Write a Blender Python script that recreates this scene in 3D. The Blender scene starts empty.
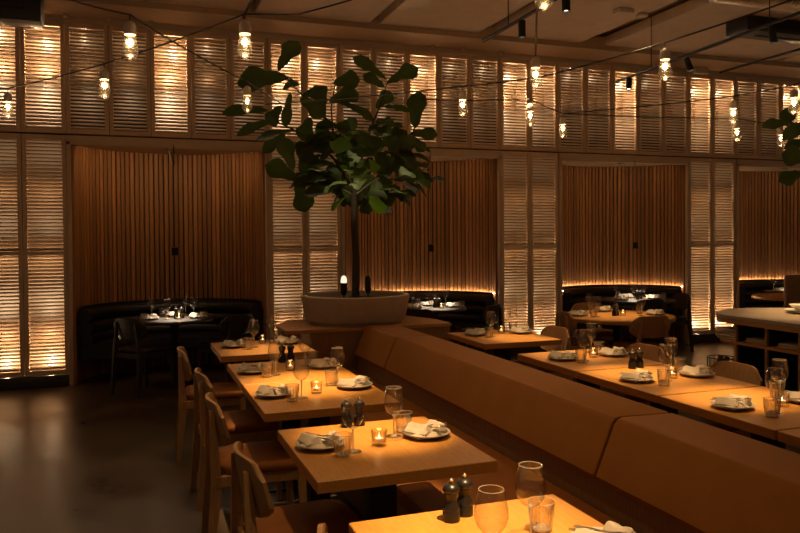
import bpy, bmesh, math, random
from math import sin, cos, pi, radians
from mathutils import Vector, Matrix, Euler

rnd = random.Random(7)
scene = bpy.context.scene
COL = scene.collection
CAM_H = 1.65

# ------------------------------------------------------------------ materials
MATS = {}

def new_mat(name):
    m = bpy.data.materials.new(name)
    m.use_nodes = True
    nt = m.node_tree
    nt.nodes.clear()
    out = nt.nodes.new('ShaderNodeOutputMaterial')
    MATS[name] = m
    return m, nt, out

def principled(name, col, rough=.5, metal=0., spec=.5, noise=0., nscale=20., bump=0., bscale=60., stretch=None, col2=None, attr=None, coat=0.):
    m, nt, out = new_mat(name)
    b = nt.nodes.new('ShaderNodeBsdfPrincipled')
    nt.links.new(b.outputs[0], out.inputs[0])
    b.inputs['Base Color'].default_value = (*col, 1)
    b.inputs['Roughness'].default_value = rough
    b.inputs['Metallic'].default_value = metal
    b.inputs['Specular IOR Level'].default_value = spec
    b.inputs['Coat Weight'].default_value = coat
    tc = nt.nodes.new('ShaderNodeTexCoord')
    mp = nt.nodes.new('ShaderNodeMapping')
    nt.links.new(tc.outputs['Object'], mp.inputs[0])
    if stretch: mp.inputs['Scale'].default_value = stretch
    if noise > 0 or col2:
        n = nt.nodes.new('ShaderNodeTexNoise')
        n.inputs['Scale'].default_value = nscale
        n.inputs['Detail'].default_value = 6
        n.inputs['Roughness'].default_value = .6
        nt.links.new(mp.outputs[0], n.inputs['Vector'])
        r = nt.nodes.new('ShaderNodeValToRGB')
        c2 = col2 or tuple(c * (1 - noise) for c in col)
        r.color_ramp.elements[0].position = .32
        r.color_ramp.elements[1].position = .68
        r.color_ramp.elements[0].color = (*c2, 1)
        r.color_ramp.elements[1].color = (*col, 1)
        nt.links.new(n.outputs['Fac'], r.inputs[0])
        last = r.outputs[0]
        if attr:
            a = nt.nodes.new('ShaderNodeAttribute'); a.attribute_name = attr
            mx = nt.nodes.new('ShaderNodeMix'); mx.data_type = 'RGBA'; mx.blend_type = 'MULTIPLY'
            mx.inputs[0].default_value = 1
            nt.links.new(last, mx.inputs[6]); nt.links.new(a.outputs['Color'], mx.inputs[7])
            last = mx.outputs[2]
        nt.links.new(last, b.inputs['Base Color'])
    if bump > 0:
        n2 = nt.nodes.new('ShaderNodeTexNoise')
        n2.inputs['Scale'].default_value = bscale
        n2.inputs['Detail'].default_value = 4
        nt.links.new(mp.outputs[0], n2.inputs['Vector'])
        bp = nt.nodes.new('ShaderNodeBump')
        bp.inputs['Strength'].default_value = bump
        bp.inputs['Distance'].default_value = .01
        nt.links.new(n2.outputs['Fac'], bp.inputs['Height'])
        nt.links.new(bp.outputs[0], b.inputs['Normal'])
    return m

def thin_glass(name, tint, gloss=.9, base=.05, rough=.02, edge=.55):
    m, nt, out = new_mat(name)
    tr = nt.nodes.new('ShaderNodeBsdfTransparent')
    gl = nt.nodes.new('ShaderNodeBsdfGlossy')
    gl.inputs['Roughness'].default_value = rough
    gl.inputs['Color'].default_value = (gloss, gloss, gloss, 1)
    lw = nt.nodes.new('ShaderNodeLayerWeight'); lw.inputs['Blend'].default_value = .25
    ra = nt.nodes.new('ShaderNodeValToRGB')
    e = ra.color_ramp.elements
    e[0].position = 0; e[0].color = (*tint, 1)
    e[1].position = 1; e[1].color = (tint[0] * edge, tint[1] * edge, tint[2] * edge, 1)
    nt.links.new(lw.outputs['Facing'], ra.inputs[0]); nt.links.new(ra.outputs[0], tr.inputs[0])
    pw = nt.nodes.new('ShaderNodeMath'); pw.operation = 'POWER'; pw.inputs[1].default_value = 2.2
    nt.links.new(lw.outputs['Facing'], pw.inputs[0])
    ma = nt.nodes.new('ShaderNodeMath'); ma.operation = 'MULTIPLY_ADD'
    ma.inputs[1].default_value = .95; ma.inputs[2].default_value = base
    nt.links.new(pw.outputs[0], ma.inputs[0])
    mx = nt.nodes.new('ShaderNodeMixShader')
    nt.links.new(ma.outputs[0], mx.inputs[0])
    nt.links.new(tr.outputs[0], mx.inputs[1]); nt.links.new(gl.outputs[0], mx.inputs[2])
    nt.links.new(mx.outputs[0], out.inputs[0])
    return m

def emission(name, col, s):
    m, nt, out = new_mat(name)
    e = nt.nodes.new('ShaderNodeEmission')
    e.inputs[0].default_value = (*col, 1); e.inputs[1].default_value = s
    nt.links.new(e.outputs[0], out.inputs[0])
    return m

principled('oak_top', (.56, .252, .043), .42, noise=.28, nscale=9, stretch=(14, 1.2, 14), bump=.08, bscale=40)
principled('oak_top_cross', (.56, .252, .043), .42, noise=.28, nscale=9, stretch=(1.2, 14, 14), bump=.08, bscale=40)
principled('oak_chair', (.50, .275, .11), .5, noise=.3, nscale=8, stretch=(10, 10, 1.2))
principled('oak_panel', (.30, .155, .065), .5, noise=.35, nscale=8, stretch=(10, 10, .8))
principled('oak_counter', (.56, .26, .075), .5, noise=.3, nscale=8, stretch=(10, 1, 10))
principled('dark_wood', (.035, .022, .015), .45, noise=.3, nscale=8, stretch=(8, 8, 1))
principled('brown_leather', (.27, .095, .02), .6, spec=.1, noise=.25, nscale=6, bump=.1, bscale=120)
principled('tan_leather', (.31, .118, .014), .65, spec=.2, noise=.12, nscale=5, bump=.12, bscale=160)
principled('black_leather', (.016, .013, .012), .38, noise=.2, nscale=6, bump=.1, bscale=90)
principled('black_metal', (.012, .011, .011), .5, metal=0, spec=.3)
principled('black_plastic', (.014, .013, .013), .35)
principled('mill_black', (.012, .010, .009), .36, spec=.4)
principled('steel', (.62, .55, .48), .25, metal=1)
principled('cutlery_steel', (.42, .36, .31), .3, metal=1)
principled('galvanised', (.55, .48, .4), .3, metal=1, noise=.3, nscale=4)
principled('shutter_paint', (.74, .54, .37), .55, noise=.1, nscale=6)
principled('trim_paint', (.66, .50, .36), .6, noise=.08, nscale=6)
principled('cavity_shade_paint', (.06, .036, .019), .8, noise=.05, nscale=3)  # near-black: shadow in the gaps between slats is put into this colour
principled('slat_wood', (.38, .165, .05), .55, noise=.35, nscale=7, stretch=(8, 8, .6), attr='tone')
principled('slat_backing', (.02, .011, .007), .8)
principled('alcove_ceiling_paint', (.55, .38, .22), .7, noise=.08, nscale=4)
principled('ceiling_paint', (.74, .60, .49), .85, noise=.1, nscale=7, bump=.35, bscale=90)
principled('soffit_paint', (.46, .34, .235), .75, noise=.06, nscale=4)
principled('recess_black', (.01, .008, .007), .8)
principled('concrete_pot', (.46, .37, .29), .8, noise=.12, nscale=10, bump=.2, bscale=70)
principled('soil', (.03, .02, .012), .95, noise=.5, nscale=30, bump=.6, bscale=40)
principled('bark', (.05, .033, .022), .85, noise=.4, nscale=14, bump=.5, bscale=40)
principled('stone_top', (.42, .33, .25), .35, noise=.2, nscale=5)
principled('stoneware', (.42, .385, .34), .35, noise=.06, nscale=12)
principled('linen', (.56, .475, .38), .85, noise=.1, nscale=14, bump=.25, bscale=220)
principled('socket_ceramic', (.58, .52, .46), .55)
principled('cable_black', (.02, .015, .012), .7)
principled('cable_brown', (.10, .06, .035), .8)
principled('candle_wax', (.8, .68, .5), .6)
principled('brown_upholstery', (.34, .2, .1), .8, noise=.2, nscale=10, bump=.2, bscale=120)
principled('white_china', (.75, .7, .62), .3)
principled('white_plastic', (.6, .52, .44), .6)
principled('charcoal_skirting', (.05, .042, .037), .45, noise=.2, nscale=5)
thin_glass('clear_glass', (.99, .985, .98), base=.09, edge=.45)
thin_glass('tumbler_glass', (.985, .975, .96), base=.10, edge=.42)
thin_glass('bulb_glass', (.99, .95, .88), base=.2, rough=.25, edge=.6)
thin_glass('tealight_glass', (.985, .965, .93), base=.08, edge=.45)
def glass_edge_highlight():
    m, nt, out = new_mat('glass_edge_highlight')  # pale milky mix: highlights on rims, stems and flutes put into the colour
    tr = nt.nodes.new('ShaderNodeBsdfTransparent'); tr.inputs[0].default_value = (.95, .93, .9, 1)
    b = nt.nodes.new('ShaderNodeBsdfPrincipled'); b.inputs['Base Color'].default_value = (.8, .74, .66, 1)
    b.inputs['Roughness'].default_value = .12; b.inputs['Specular IOR Level'].default_value = 1.
    mx = nt.nodes.new('ShaderNodeMixShader'); mx.inputs[0].default_value = .36
    nt.links.new(tr.outputs[0], mx.inputs[1]); nt.links.new(b.outputs[0], mx.inputs[2]); nt.links.new(mx.outputs[0], out.inputs[0])
glass_edge_highlight()
emission('filament', (1, .62, .25), 60)
emission('flame', (1, .68, .32), 14)
emission('spot_lens', (1, .80, .55), 8)
emission('uplight_lens', (1, .86, .66), 1.1)
emission('led', (1, .72, .42), 30)

# leaf: two sided, slightly translucent
def leaf_mat():
    m, nt, out = new_mat('fig_leaf')
    b = nt.nodes.new('ShaderNodeBsdfPrincipled')
    tc = nt.nodes.new('ShaderNodeTexCoord')
    n = nt.nodes.new('ShaderNodeTexNoise'); n.inputs['Scale'].default_value = 6
    nt.links.new(tc.outputs['Object'], n.inputs['Vector'])
    r = nt.nodes.new('ShaderNodeValToRGB')
    r.color_ramp.elements[0].position = .3; r.color_ramp.elements[0].color = (.022, .036, .0035, 1)
    r.color_ramp.elements[1].position = .7; r.color_ramp.elements[1].color = (.048, .078, .008, 1)
    nt.links.new(n.outputs['Fac'], r.inputs[0]); nt.links.new(r.outputs[0], b.inputs['Base Color'])
    b.inputs['Roughness'].default_value = .6
    t = nt.nodes.new('ShaderNodeBsdfTranslucent'); t.inputs[0].default_value = (.10, .17, .012, 1)
    mx = nt.nodes.new('ShaderNodeMixShader'); mx.inputs[0].default_value = .12
    nt.links.new(b.outputs[0], mx.inputs[1]); nt.links.new(t.outputs[0], mx.inputs[2])
    nt.links.new(mx.outputs[0], out.inputs[0])
leaf_mat()

# floor: dark polished concrete
def floor_mat():
    m, nt, out = new_mat('polished_concrete')
    b = nt.nodes.new('ShaderNodeBsdfPrincipled'); nt.links.new(b.outputs[0], out.inputs[0])
    tc = nt.nodes.new('ShaderNodeTexCoord')
    n = nt.nodes.new('ShaderNodeTexNoise'); n.inputs['Scale'].default_value = 1.6; n.inputs['Detail'].default_value = 9
    n.inputs['Roughness'].default_value = .65
    nt.links.new(tc.outputs['Object'], n.inputs['Vector'])
    r = nt.nodes.new('ShaderNodeValToRGB')
    r.color_ramp.elements[0].position = .3; r.color_ramp.elements[0].color = (.05, .033, .021, 1)
    r.color_ramp.elements[1].position = .72; r.color_ramp.elements[1].color = (.115, .082, .055, 1)
    nt.links.new(n.outputs['Fac'], r.inputs[0]); nt.links.new(r.outputs[0], b.inputs['Base Color'])
    r2 = nt.nodes.new('ShaderNodeMapRange'); r2.inputs[1].default_value = .3; r2.inputs[2].default_value = .7
    r2.inputs[3].default_value = .26; r2.inputs[4].default_value = .42
    nt.links.new(n.outputs['Fac'], r2.inputs[0]); nt.links.new(r2.outputs[0], b.inputs['Roughness'])
    bp = nt.nodes.new('ShaderNodeBump'); bp.inputs['Strength'].default_value = .06
    n3 = nt.nodes.new('ShaderNodeTexNoise'); n3.inputs['Scale'].default_value = 9; n3.inputs['Detail'].default_value = 4
    nt.links.new(tc.outputs['Object'], n3.inputs['Vector'])
    nt.links.new(n3.outputs['Fac'], bp.inputs['Height']); nt.links.new(bp.outputs[0], b.inputs['Normal'])
    b.inputs['Specular IOR Level'].default_value = .3
floor_mat()

# ------------------------------------------------------------------ mesh builder
class MB:
    def __init__(self):
        self.v = []; self.f = []; self.tone = []
    def add(self, vs, fs, mat=None, tone=1.0):
        o = len(self.v)
        for p in vs:
            q = Vector(p)
            if mat is not None: q = mat @ q
            self.v.append(q)
        for f in fs:
            self.f.append([i + o for i in f]); self.tone.append(tone)
        return self
    def box(self, c, s, bevel=0., mat=None, seg=2, tone=1.0):
        if bevel <= 0:
            x, y, z = (a / 2 for a in s)
            vs = [(c[0] + i * x, c[1] + j * y, c[2] + k * z) for i in (-1, 1) for j in (-1, 1) for k in (-1, 1)]
            fs = [(0, 1, 3, 2), (4, 6, 7, 5), (0, 4, 5, 1), (2, 3, 7, 6), (0, 2, 6, 4), (1, 5, 7, 3)]
            return self.add(vs, fs, mat, tone)
        bm = bmesh.new()
        bmesh.ops.create_cube(bm, size=1)
        for w in bm.verts:
            w.co = Vector((w.co.x * s[0] + c[0], w.co.y * s[1] + c[1], w.co.z * s[2] + c[2]))
        bmesh.ops.bevel(bm, geom=bm.edges[:], offset=bevel, segments=seg, affect='EDGES', profile=.5)
        bm.verts.index_update()
        self.add([w.co.copy() for w in bm.verts], [[w.index for w in f.verts] for f in bm.faces], mat, tone)
        bm.free()
        return self
    def bar(self, p0, p1, w0, w1, d0=None, d1=None):
        """tapered rectangular bar between two points (w along local x, d along local y)."""
        p0 = Vector(p0); p1 = Vector(p1); d0 = d0 or w0; d1 = d1 or w1
        vs = []
        for p, w, d in ((p0, w0, d0), (p1, w1, d1)):
            vs += [p + Vector((i * w / 2, j * d / 2, 0)) for i, j in ((-1, -1), (1, -1), (1, 1), (-1, 1))]
        return self.add(vs, [(3, 2, 1, 0), (4, 5, 6, 7), (0, 1, 5, 4), (1, 2, 6, 5), (2, 3, 7, 6), (3, 0, 4, 7)])
    def lathe(self, prof, n=24, c=(0, 0, 0), mat=None, close_bottom=True, close_top=False, flute=None):
        vs = []; fs = []
        for i, (r, z) in enumerate(prof):
            for k in range(n):
                a = 2 * pi * k / n
                rr = r
                if flute and flute[1] <= z <= flute[2]: rr = r * (1 + flute[0] * (1 if k % 2 else -1))
                vs.append((c[0] + rr * cos(a), c[1] + rr * sin(a), c[2] + z))
        for i in range(len(prof) - 1):
            for k in range(n):
                a = i * n + k; b = i * n + (k + 1) % n
                fs.append((a, b, b + n, a + n))
        if close_bottom: fs.append(tuple(reversed(range(n))))
        if close_top: fs.append(tuple(range((len(prof) - 1) * n, len(prof) * n)))
        return self.add(vs, fs, mat)
    def cyl(self, p0, p1, r0, r1=None, n=16):
        return self.tube([p0, p1], [r0, r1 if r1 is not None else r0], n)
    def tube(self, pts, r, n=8, cap=True):
        pts = [Vector(p) for p in pts]
        rs = r if isinstance(r, (list, tuple)) else [r] * len(pts)
        vs = []; fs = []
        prev = None
        for i, p in enumerate(pts):
            t = (pts[min(i + 1, len(pts) - 1)] - pts[max(i - 1, 0)]).normalized()
            if prev is None:
                u = t.orthogonal().normalized()
            else:
                u = (prev - t * prev.dot(t)).normalized()
            prev = u
            w = t.cross(u)
            for k in range(n):
                a = 2 * pi * k / n
                vs.append(p + (u * cos(a) + w * sin(a)) * rs[i])
        for i in range(len(pts) - 1):
            for k in range(n):
                a = i * n + k; b = i * n + (k + 1) % n
                fs.append((a, b, b + n, a + n))
        if cap:
            fs.append(tuple(reversed(range(n)))); fs.append(tuple(range((len(pts) - 1) * n, len(pts) * n)))
        return self.add(vs, fs)
    def prism(self, poly, z0, z1, mat=None):
        n = len(poly)
        vs = [(x, y, z0) for x, y in poly] + [(x, y, z1) for x, y in poly]
        fs = [tuple(reversed(range(n))), tuple(range(n, 2 * n))]
        fs += [(i, (i + 1) % n, (i + 1) % n + n, i + n) for i in range(n)]
        return self.add(vs, fs, mat)
    def mesh(self, name, material, smooth=35, tone=False):
        me = bpy.data.meshes.new(name)
        me.from_pydata([tuple(p) for p in self.v], [], self.f)
        me.materials.append(MATS[material])
        if smooth:
            me.shade_smooth()
            me.set_sharp_from_angle(angle=radians(smooth))
        if tone:
            ca = me.color_attributes.new('tone', 'FLOAT_COLOR', 'CORNER')
            i = 0
            for k, p in enumerate(me.polygons):
                t = self.tone[k]
                for _ in p.loop_indices:
                    ca.data[i].color = (t, t, t, 1); i += 1
        me.update()
        return me
    def build(self, name, material, parent=None, smooth=35, tone=False, loc=None):
        o = bpy.data.objects.new(name, self.mesh(name, material, smooth, tone))
        COL.objects.link(o)
        if parent: o.parent = parent
        if loc: o.location = loc
        return o

def tag(o, label=None, cat=None, group=None, kind=None):
    if label: o['label'] = label
    if cat: o['category'] = cat
    if group: o['group'] = group
    if kind: o['kind'] = kind
    return o

def empty(name, loc=(0, 0, 0), rz=0., label=None, cat=None, group=None):
    o = bpy.data.objects.new(name, None); COL.objects.link(o)
    o.empty_display_size = .1
    o.location = loc; o.rotation_euler = (0, 0, rz)
    return tag(o, label, cat, group)

def part(name, me, parent):
    o = bpy.data.objects.new(name, me); COL.objects.link(o); o.parent = parent
    return o

def struct(o):
    o['kind'] = 'structure'; return o

def copy_tree(o, parent=None):
    c = o.copy(); COL.objects.link(c)
    if parent: c.parent = parent
    for ch in [x for x in bpy.data.objects if x.parent == o]: copy_tree(ch, c)
    return c

def spawn(proto, used, loc, rz=0., label=None, group=None, cat=None):
    """the first use moves the prototype itself, every later one a copy with its parts."""
    if proto.name in used: o = copy_tree(proto)
    else: used.add(proto.name); o = proto
    o.location = loc; o.rotation_euler = (0, 0, rz)
    return tag(o, label, cat, group)
USED = set()

def light(kind, name, loc, energy, col, **kw):
    l = bpy.data.lights.new(name, kind); l.energy = energy; l.color = col
    for k, v in kw.items():
        if k not in ('aim', 'parent'): setattr(l, k, v)
    o = bpy.data.objects.new(name, l); COL.objects.link(o); o.location = loc
    if 'aim' in kw:
        o.rotation_euler = (Vector(kw['aim']) - Vector(loc)).to_track_quat('-Z', 'Y').to_euler()
    return o

WARM = (1., .60, .27)
WARM2 = (1., .62, .27)
SHUT = (1., .72, .42)
NEUT = (1., .80, .58)

# ------------------------------------------------------------------ setting
WY = 9.15                    # front plane of the shuttered wall
Z_OPEN = 2.74                # underside of the alcove heads
Z_UP0, Z_UP1 = 2.84, 4.085    # upper row of shutters
CEIL = 4.2
PERIOD = 3.176
PIERS = [2.053 + PERIOD * k for k in range(-1, 4)]    # centres of the shuttered piers
PW = .908

def mk_floor():
    m = MB(); m.box((4.5, 4.5, -.05), (17, 17, .1))
    struct(m.build('floor', 'polished_concrete', smooth=0))
mk_floor()

def mk_ceiling():
    m = MB()
    xs = [(-4, -.2), (-.1, 1.25), (1.35, 2.7), (2.82, 4.13), (4.35, 5.62), (6.02, 7.4), (7.5, 8.9), (9.0, 13)]
    for a, b in xs:
        m.box(((a + b) / 2, 2.35, CEIL + .06), (b - a, 12.7, .12))
    struct(m.build('ceiling', 'ceiling_paint', smooth=0))
    m = MB()
    m.box((4.5, 2.7, CEIL + .2), (17, 13.4, .06))
    struct(m.build('ceiling_void', 'soffit_paint', smooth=0))
    m = MB()
    m.box((4.5, 8.79, CEIL + .02), (17, .56, .17))
    struct(m.build('trim_1', 'soffit_paint', smooth=0))
    m = MB()
    m.box((4.5, 9.22, Z_UP1 + .045), (17, .14, .085), .008)
    struct(m.build('trim_2', 'trim_paint'))
    m = MB()
    m.box((4.5, 9.3, CEIL + .06), (17, .5, .1))  # black strip over the cornice gap, its shadow put into the colour
    struct(m.build('trim_3', 'recess_black', smooth=0))
mk_ceiling()

# --- louvred panels
def louvre_mesh(w, z0, z1, pitch=.040, depth=.042, tilt=36, th=.007):
    m = MB()
    n = int((z1 - z0) / pitch)
    p = (z1 - z0) / n
    for i in range(n):
        z = z0 + (i + .5) * p
        R = Matrix.Translation((0, 0, z)) @ Matrix.Rotation(radians(tilt), 4, 'X')
        m.box((0, 0, 0), (w, depth, th), 0, R)
    return m

def panel(name, xc, w, z0, z1, mid=None, label=None, group=None, cache={}):
    """louvred shutter leaf: frame (stiles and rails) + one set of slats."""
    key = (name, round(w, 3))
    st = .044
    t = empty(name, (xc, WY + .03, z0), 0, label, 'shutter', group)
    if key not in cache:
        h = z1 - z0
        fr = MB()
        ww = w - .006
        fr.box((-ww / 2 + st / 2, 0, h / 2), (st, .05, h), .003, seg=1)
        fr.box((ww / 2 - st / 2, 0, h / 2), (st, .05, h), .003, seg=1)
        rails = [(st * .6, st * 1.2), (h - st * .6, st * 1.2)]
        if mid: rails.append((mid - z0, st))
        for zz, hh in rails: fr.box((0, 0, zz), (ww - 2 * st, .048, hh), .003, seg=1)
        lm = []
        if mid:
            a = louvre_mesh(ww - 2 * st, st * 1.2, mid - z0 - st / 2, tilt=-38)
            b = louvre_mesh(ww - 2 * st, mid - z0 + st / 2, h - st * 1.2, tilt=-38)
            lm = [a.mesh('louvres', 'shutter_paint', 0), b.mesh('louvres', 'shutter_paint', 0)]
        else:
            lm = [louvre_mesh(ww - 2 * st, st * 1.2, h - st * 1.2).mesh('louvres', 'shutter_paint', 0)]
        cache[key] = (fr.mesh('frame', 'shutter_paint', 0), lm)
    fm, lms = cache[key]
    part('frame', fm, t)
    for l in lms: part('louvres', l, t)
    return t

ORD = ['first', 'second', 'third', 'fourth', 'fifth', 'sixth', 'seventh', 'eighth', 'ninth', 'tenth', 'eleventh', 'twelfth', 'thirteenth',
       'fourteenth', 'fifteenth', 'sixteenth', 'seventeenth', 'eighteenth', 'nineteenth', 'twentieth', 'twenty-first', 'twenty-second', 'twenty-third',
       'twenty-fourth', 'twenty-fifth', 'twenty-sixth', 'twenty-seventh', 'twenty-eighth', 'twenty-ninth', 'thirtieth']
PIER_NAME = ['at the left end of the wall', 'behind the fig tree', 'between the second and third alcoves', 'between the third and fourth alcoves', 'beyond the fourth alcove']

def mk_wall():
    cav = MB(); shell = MB()
    ui = 0
    upper = []
    for k, pc in enumerate(PIERS):
        x0, x1 = pc - PW / 2, pc + PW / 2
        if k < 4:
            # lower leaves
            for j, s in enumerate((-1, 1)):
                panel('lower_shutter', pc + s * PW / 4, PW / 2, .135, Z_UP0 - .02, 1.5,
                      f'tall lower louvred shutter, {"left" if j == 0 else "right"} leaf of the pair {PIER_NAME[k]}', 'tall lower shutters')
                light('POINT', 'shutter_backlight', (pc + s * PW / 4 + .03, WY + .12, .16), LOW_E[k], SHUT, shadow_soft_size=.03)
                light('POINT', 'shutter_backlight', (pc + s * PW / 4, WY + .30, .55), LOW_E[k] * 1.1, SHUT, shadow_soft_size=.04)  # this and the next two: softer fill added deeper in the cavity
                light('POINT', 'shutter_backlight', (pc + s * PW / 4, WY + .30, 1.45), LOW_E[k] * .42, SHUT, shadow_soft_size=.04)
                light('POINT', 'shutter_backlight', (pc + s * PW / 4, WY + .30, 2.2), LOW_E[k] * .27, SHUT, shadow_soft_size=.04)
            # cavity between the leaves and around the pier
            for xx in (x0 + .012, pc, x1 - .012):
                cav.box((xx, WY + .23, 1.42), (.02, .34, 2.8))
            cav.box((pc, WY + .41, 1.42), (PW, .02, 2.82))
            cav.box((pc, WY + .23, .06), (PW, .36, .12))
        # upper leaves over the pier
        for s in (-1, 1): upper.append((pc + s * PW / 4, PW / 2, 'pier'))
        if k < 4:
            gw = PERIOD - PW
            for i in range(5): upper.append((x1 + gw * (i + .5) / 5, gw / 5, 'open%d' % i))
    upper = [u for u in upper if -1.7 < u[0] < 10.8]
    for i, (xc, w, kind) in enumerate(upper):
        panel('upper_shutter', xc, w, Z_UP0, Z_UP1, None, f'upper row louvred shutter, {ORD[i]} from the left in the row under the ceiling', 'upper row shutters')
        e = {'pier': 3.6 if (i % 7) in (1, 0) and i < 2 else (3.6 if upper[i - 1][2] != 'pier' else 2.2), 'open2': 4.2}.get(kind, .5)
        hot = kind == 'open2' or (kind == 'pier' and (i % 7) in (1, 0) and i != 0)
        light('POINT', 'shutter_backlight', (xc + .04 * sin(i * 2.1), WY + .12, Z_UP1 - (.13 if hot else .06)), e * UPPER_K * .7, SHUT, shadow_soft_size=.025)
        light('POINT', 'shutter_backlight', (xc, WY + .31, 3.6), e * UPPER_K * 1.4, SHUT, shadow_soft_size=.04)  # extra fill added deeper behind each upper shutter
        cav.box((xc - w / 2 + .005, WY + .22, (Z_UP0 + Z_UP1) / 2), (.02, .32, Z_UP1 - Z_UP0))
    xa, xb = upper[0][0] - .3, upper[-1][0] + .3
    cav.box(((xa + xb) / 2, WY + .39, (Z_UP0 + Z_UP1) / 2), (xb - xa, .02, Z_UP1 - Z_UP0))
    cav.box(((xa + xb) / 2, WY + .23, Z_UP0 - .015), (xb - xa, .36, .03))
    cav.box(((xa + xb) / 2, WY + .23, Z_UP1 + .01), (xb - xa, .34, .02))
    struct(cav.build('wall_cavity', 'cavity_shade_paint', smooth=0))
    # solid wall around the alcoves
    w = MB()
    w.box((4.5, 10.6, 2.1), (17, .1, 4.2))
    struct(w.build('wall_back', 'slat_backing', smooth=0))
    # skirting of each pier
    for k, pc in enumerate(PIERS[:4]):
        b = MB(); b.box((pc, WY + .02, .066), (PW - .02, .05, .13), .004)
        struct(b.build(f'baseboard_{k + 1}', 'charcoal_skirting'))

LOW_E = [13, 9., 9., 13.]
UPPER_K = 4.0
mk_wall()

# --- alcoves with a curved wall of vertical battens
def ell(c, a, b, t):
    return Vector((c[0] - a * cos(t), c[1] + b * sin(t), 0))

def mk_alcove(k, lit):
    xl = PIERS[k] + PW / 2; xr = PIERS[k + 1] - PW / 2
    xc = (xl + xr) / 2; a = (xr - xl) / 2 - .045; b = .95
    c = (xc, WY + .03)
    n = 52
    # equal arc steps
    ts = []; N = 800; pts = [ell(c, a, b, pi * i / N) for i in range(N + 1)]
    L = [0]
    for i in range(N): L.append(L[-1] + (pts[i + 1] - pts[i]).length)
    for j in range(n):
        s = L[-1] * (j + .5) / n
        i = min(range(N + 1), key=lambda q: abs(L[q] - s))
        ts.append(pi * i / N)
    bat = MB()
    r = random.Random(20 + k)
    for t in ts:
        p = ell(c, a, b, t)
        d = ell(c, a, b, t + .01) - ell(c, a, b, t - .01)
        ang = math.atan2(d.y, d.x)
        M = Matrix.Translation((p.x, p.y, 0)) @ Matrix.Rotation(ang, 4, 'Z')
        bat.box((0, -.01, Z_OPEN / 2 + .01), (.048, .036, Z_OPEN + .02), .004, M, seg=1, tone=r.uniform(.7, 1.2))
    struct(bat.build(f'wall_alcove_{k + 1}', 'slat_wood', tone=True))
    # dark backing behind the battens
    bk = MB(); m = 40
    vs = []; fs = []
    for i in range(m + 1):
        p = ell(c, a + .03, b + .03, pi * i / m); vs += [(p.x, p.y, 0), (p.x, p.y, Z_OPEN + .03)]
    for i in range(m): fs.append((2 * i, 2 * i + 2, 2 * i + 3, 2 * i + 1))
    bk.add(vs, fs)
    struct(bk.build(f'wall_alcove_backing_{k + 1}', 'slat_backing'))
    # ceiling of the alcove
    poly = [(ell(c, a + .04, b + .04, pi * i / 30).x, ell(c, a + .04, b + .04, pi * i / 30).y) for i in range(31)]
    ce = MB(); ce.prism(list(reversed(poly)), Z_OPEN + .004, Z_OPEN + .04)
    struct(ce.build(f'ceiling_alcove_{k + 1}', 'alcove_ceiling_paint', smooth=0))
    # jambs and head trim round the opening
    tr = MB()
    tr.box((xl + .022, WY + .03, Z_OPEN / 2 + .01), (.044, .1, Z_OPEN + .02), .004)
    tr.box((xr - .022, WY + .03, Z_OPEN / 2 + .01), (.044, .1, Z_OPEN + .02), .004)
    tr.box((xc, WY + .03, Z_OPEN + .0275), (xr - xl, .1, .105), .004)
    struct(tr.build(f'trim_{k + 4}', 'trim_paint'))
    return xc, a, b, c

ALC = [mk_alcove(k, k > 0) for k in range(4)]
AWORD = ['first', 'second', 'third', 'fourth']

def sweep(m, c, a, b, prof, t0=.03, t1=pi - .03, n=44):
    """profile of (inset from the curved wall, height), closed, swept along the alcove."""
    q = len(prof); vs = []; fs = []
    for i in range(n + 1):
        t = t0 + (t1 - t0) * i / n
        for d, z in prof:
            p = ell(c, a - d, b - d, t)
            vs.append((p.x, p.y, z))
    for i in range(n):
        for j in range(q):
            A = i * q + j; B = i * q + (j + 1) % q
            fs.append((A, B, B + q, A + q))
    fs.append(tuple(range(q))); fs.append(tuple(reversed(range(n * q, n * q + q))))
    m.add(vs, fs)

def roll_prof(cx, cz, rx, rz, n=12):
    return [(cx + rx * cos(2 * pi * i / n), cz + rz * sin(2 * pi * i / n)) for i in range(n)]

def mk_alcove_seat(k):
    xc, a, b, c = ALC[k]
    t = empty('curved_banquette', (xc, c[1], 0), 0, f'black leather curved banquette with horizontal rolls round the {AWORD[k]} alcove', 'banquette', 'curved alcove banquettes')
    off = (-xc, -c[1])
    cc = (0, 0)
    for j in range(3):
        m = MB(); sweep(m, cc, a, b, roll_prof(.115, .50 + .135 * j, .085, .075))
        m.build('back_roll', 'black_leather', t)
    m = MB(); sweep(m, cc, a, b, [(.04, .28), (.04, .45), (.1, .455), (.50, .455), (.54, .44), (.555, .41), (.555, .30), (.53, .27)])
    m.build('seat', 'black_leather', t)
    m = MB(); sweep(m, cc, a, b, [(.055, .28), (.08, .28), (.08, .877), (.055, .877)])
    m.build('back_board', 'black_leather', t)
    for tt in (.10, .8, pi / 2, pi - .8, pi - .10):
        p = ell(cc, a - .45, b - .45, tt) if abs(tt - pi / 2) < .9 else ell(cc, a - .4, b - .4, tt)
        g = MB(); g.cyl((p.x, p.y + .02, 0), (p.x, p.y + .02, .29), .014, n=10); g.build('leg', 'black_metal', t)
    if k > 0:
        m = MB(); sweep(m, (xc, c[1]), a, b, [(.036, .866), (.052, .866), (.052, .872), (.036, .872)], .02, pi - .02)
        s = m.build('led_strip', 'led')
        tag(s, f'glowing strip light along the top of the {AWORD[k]} alcove banquette', 'strip light', 'alcove strip lights')
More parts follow.
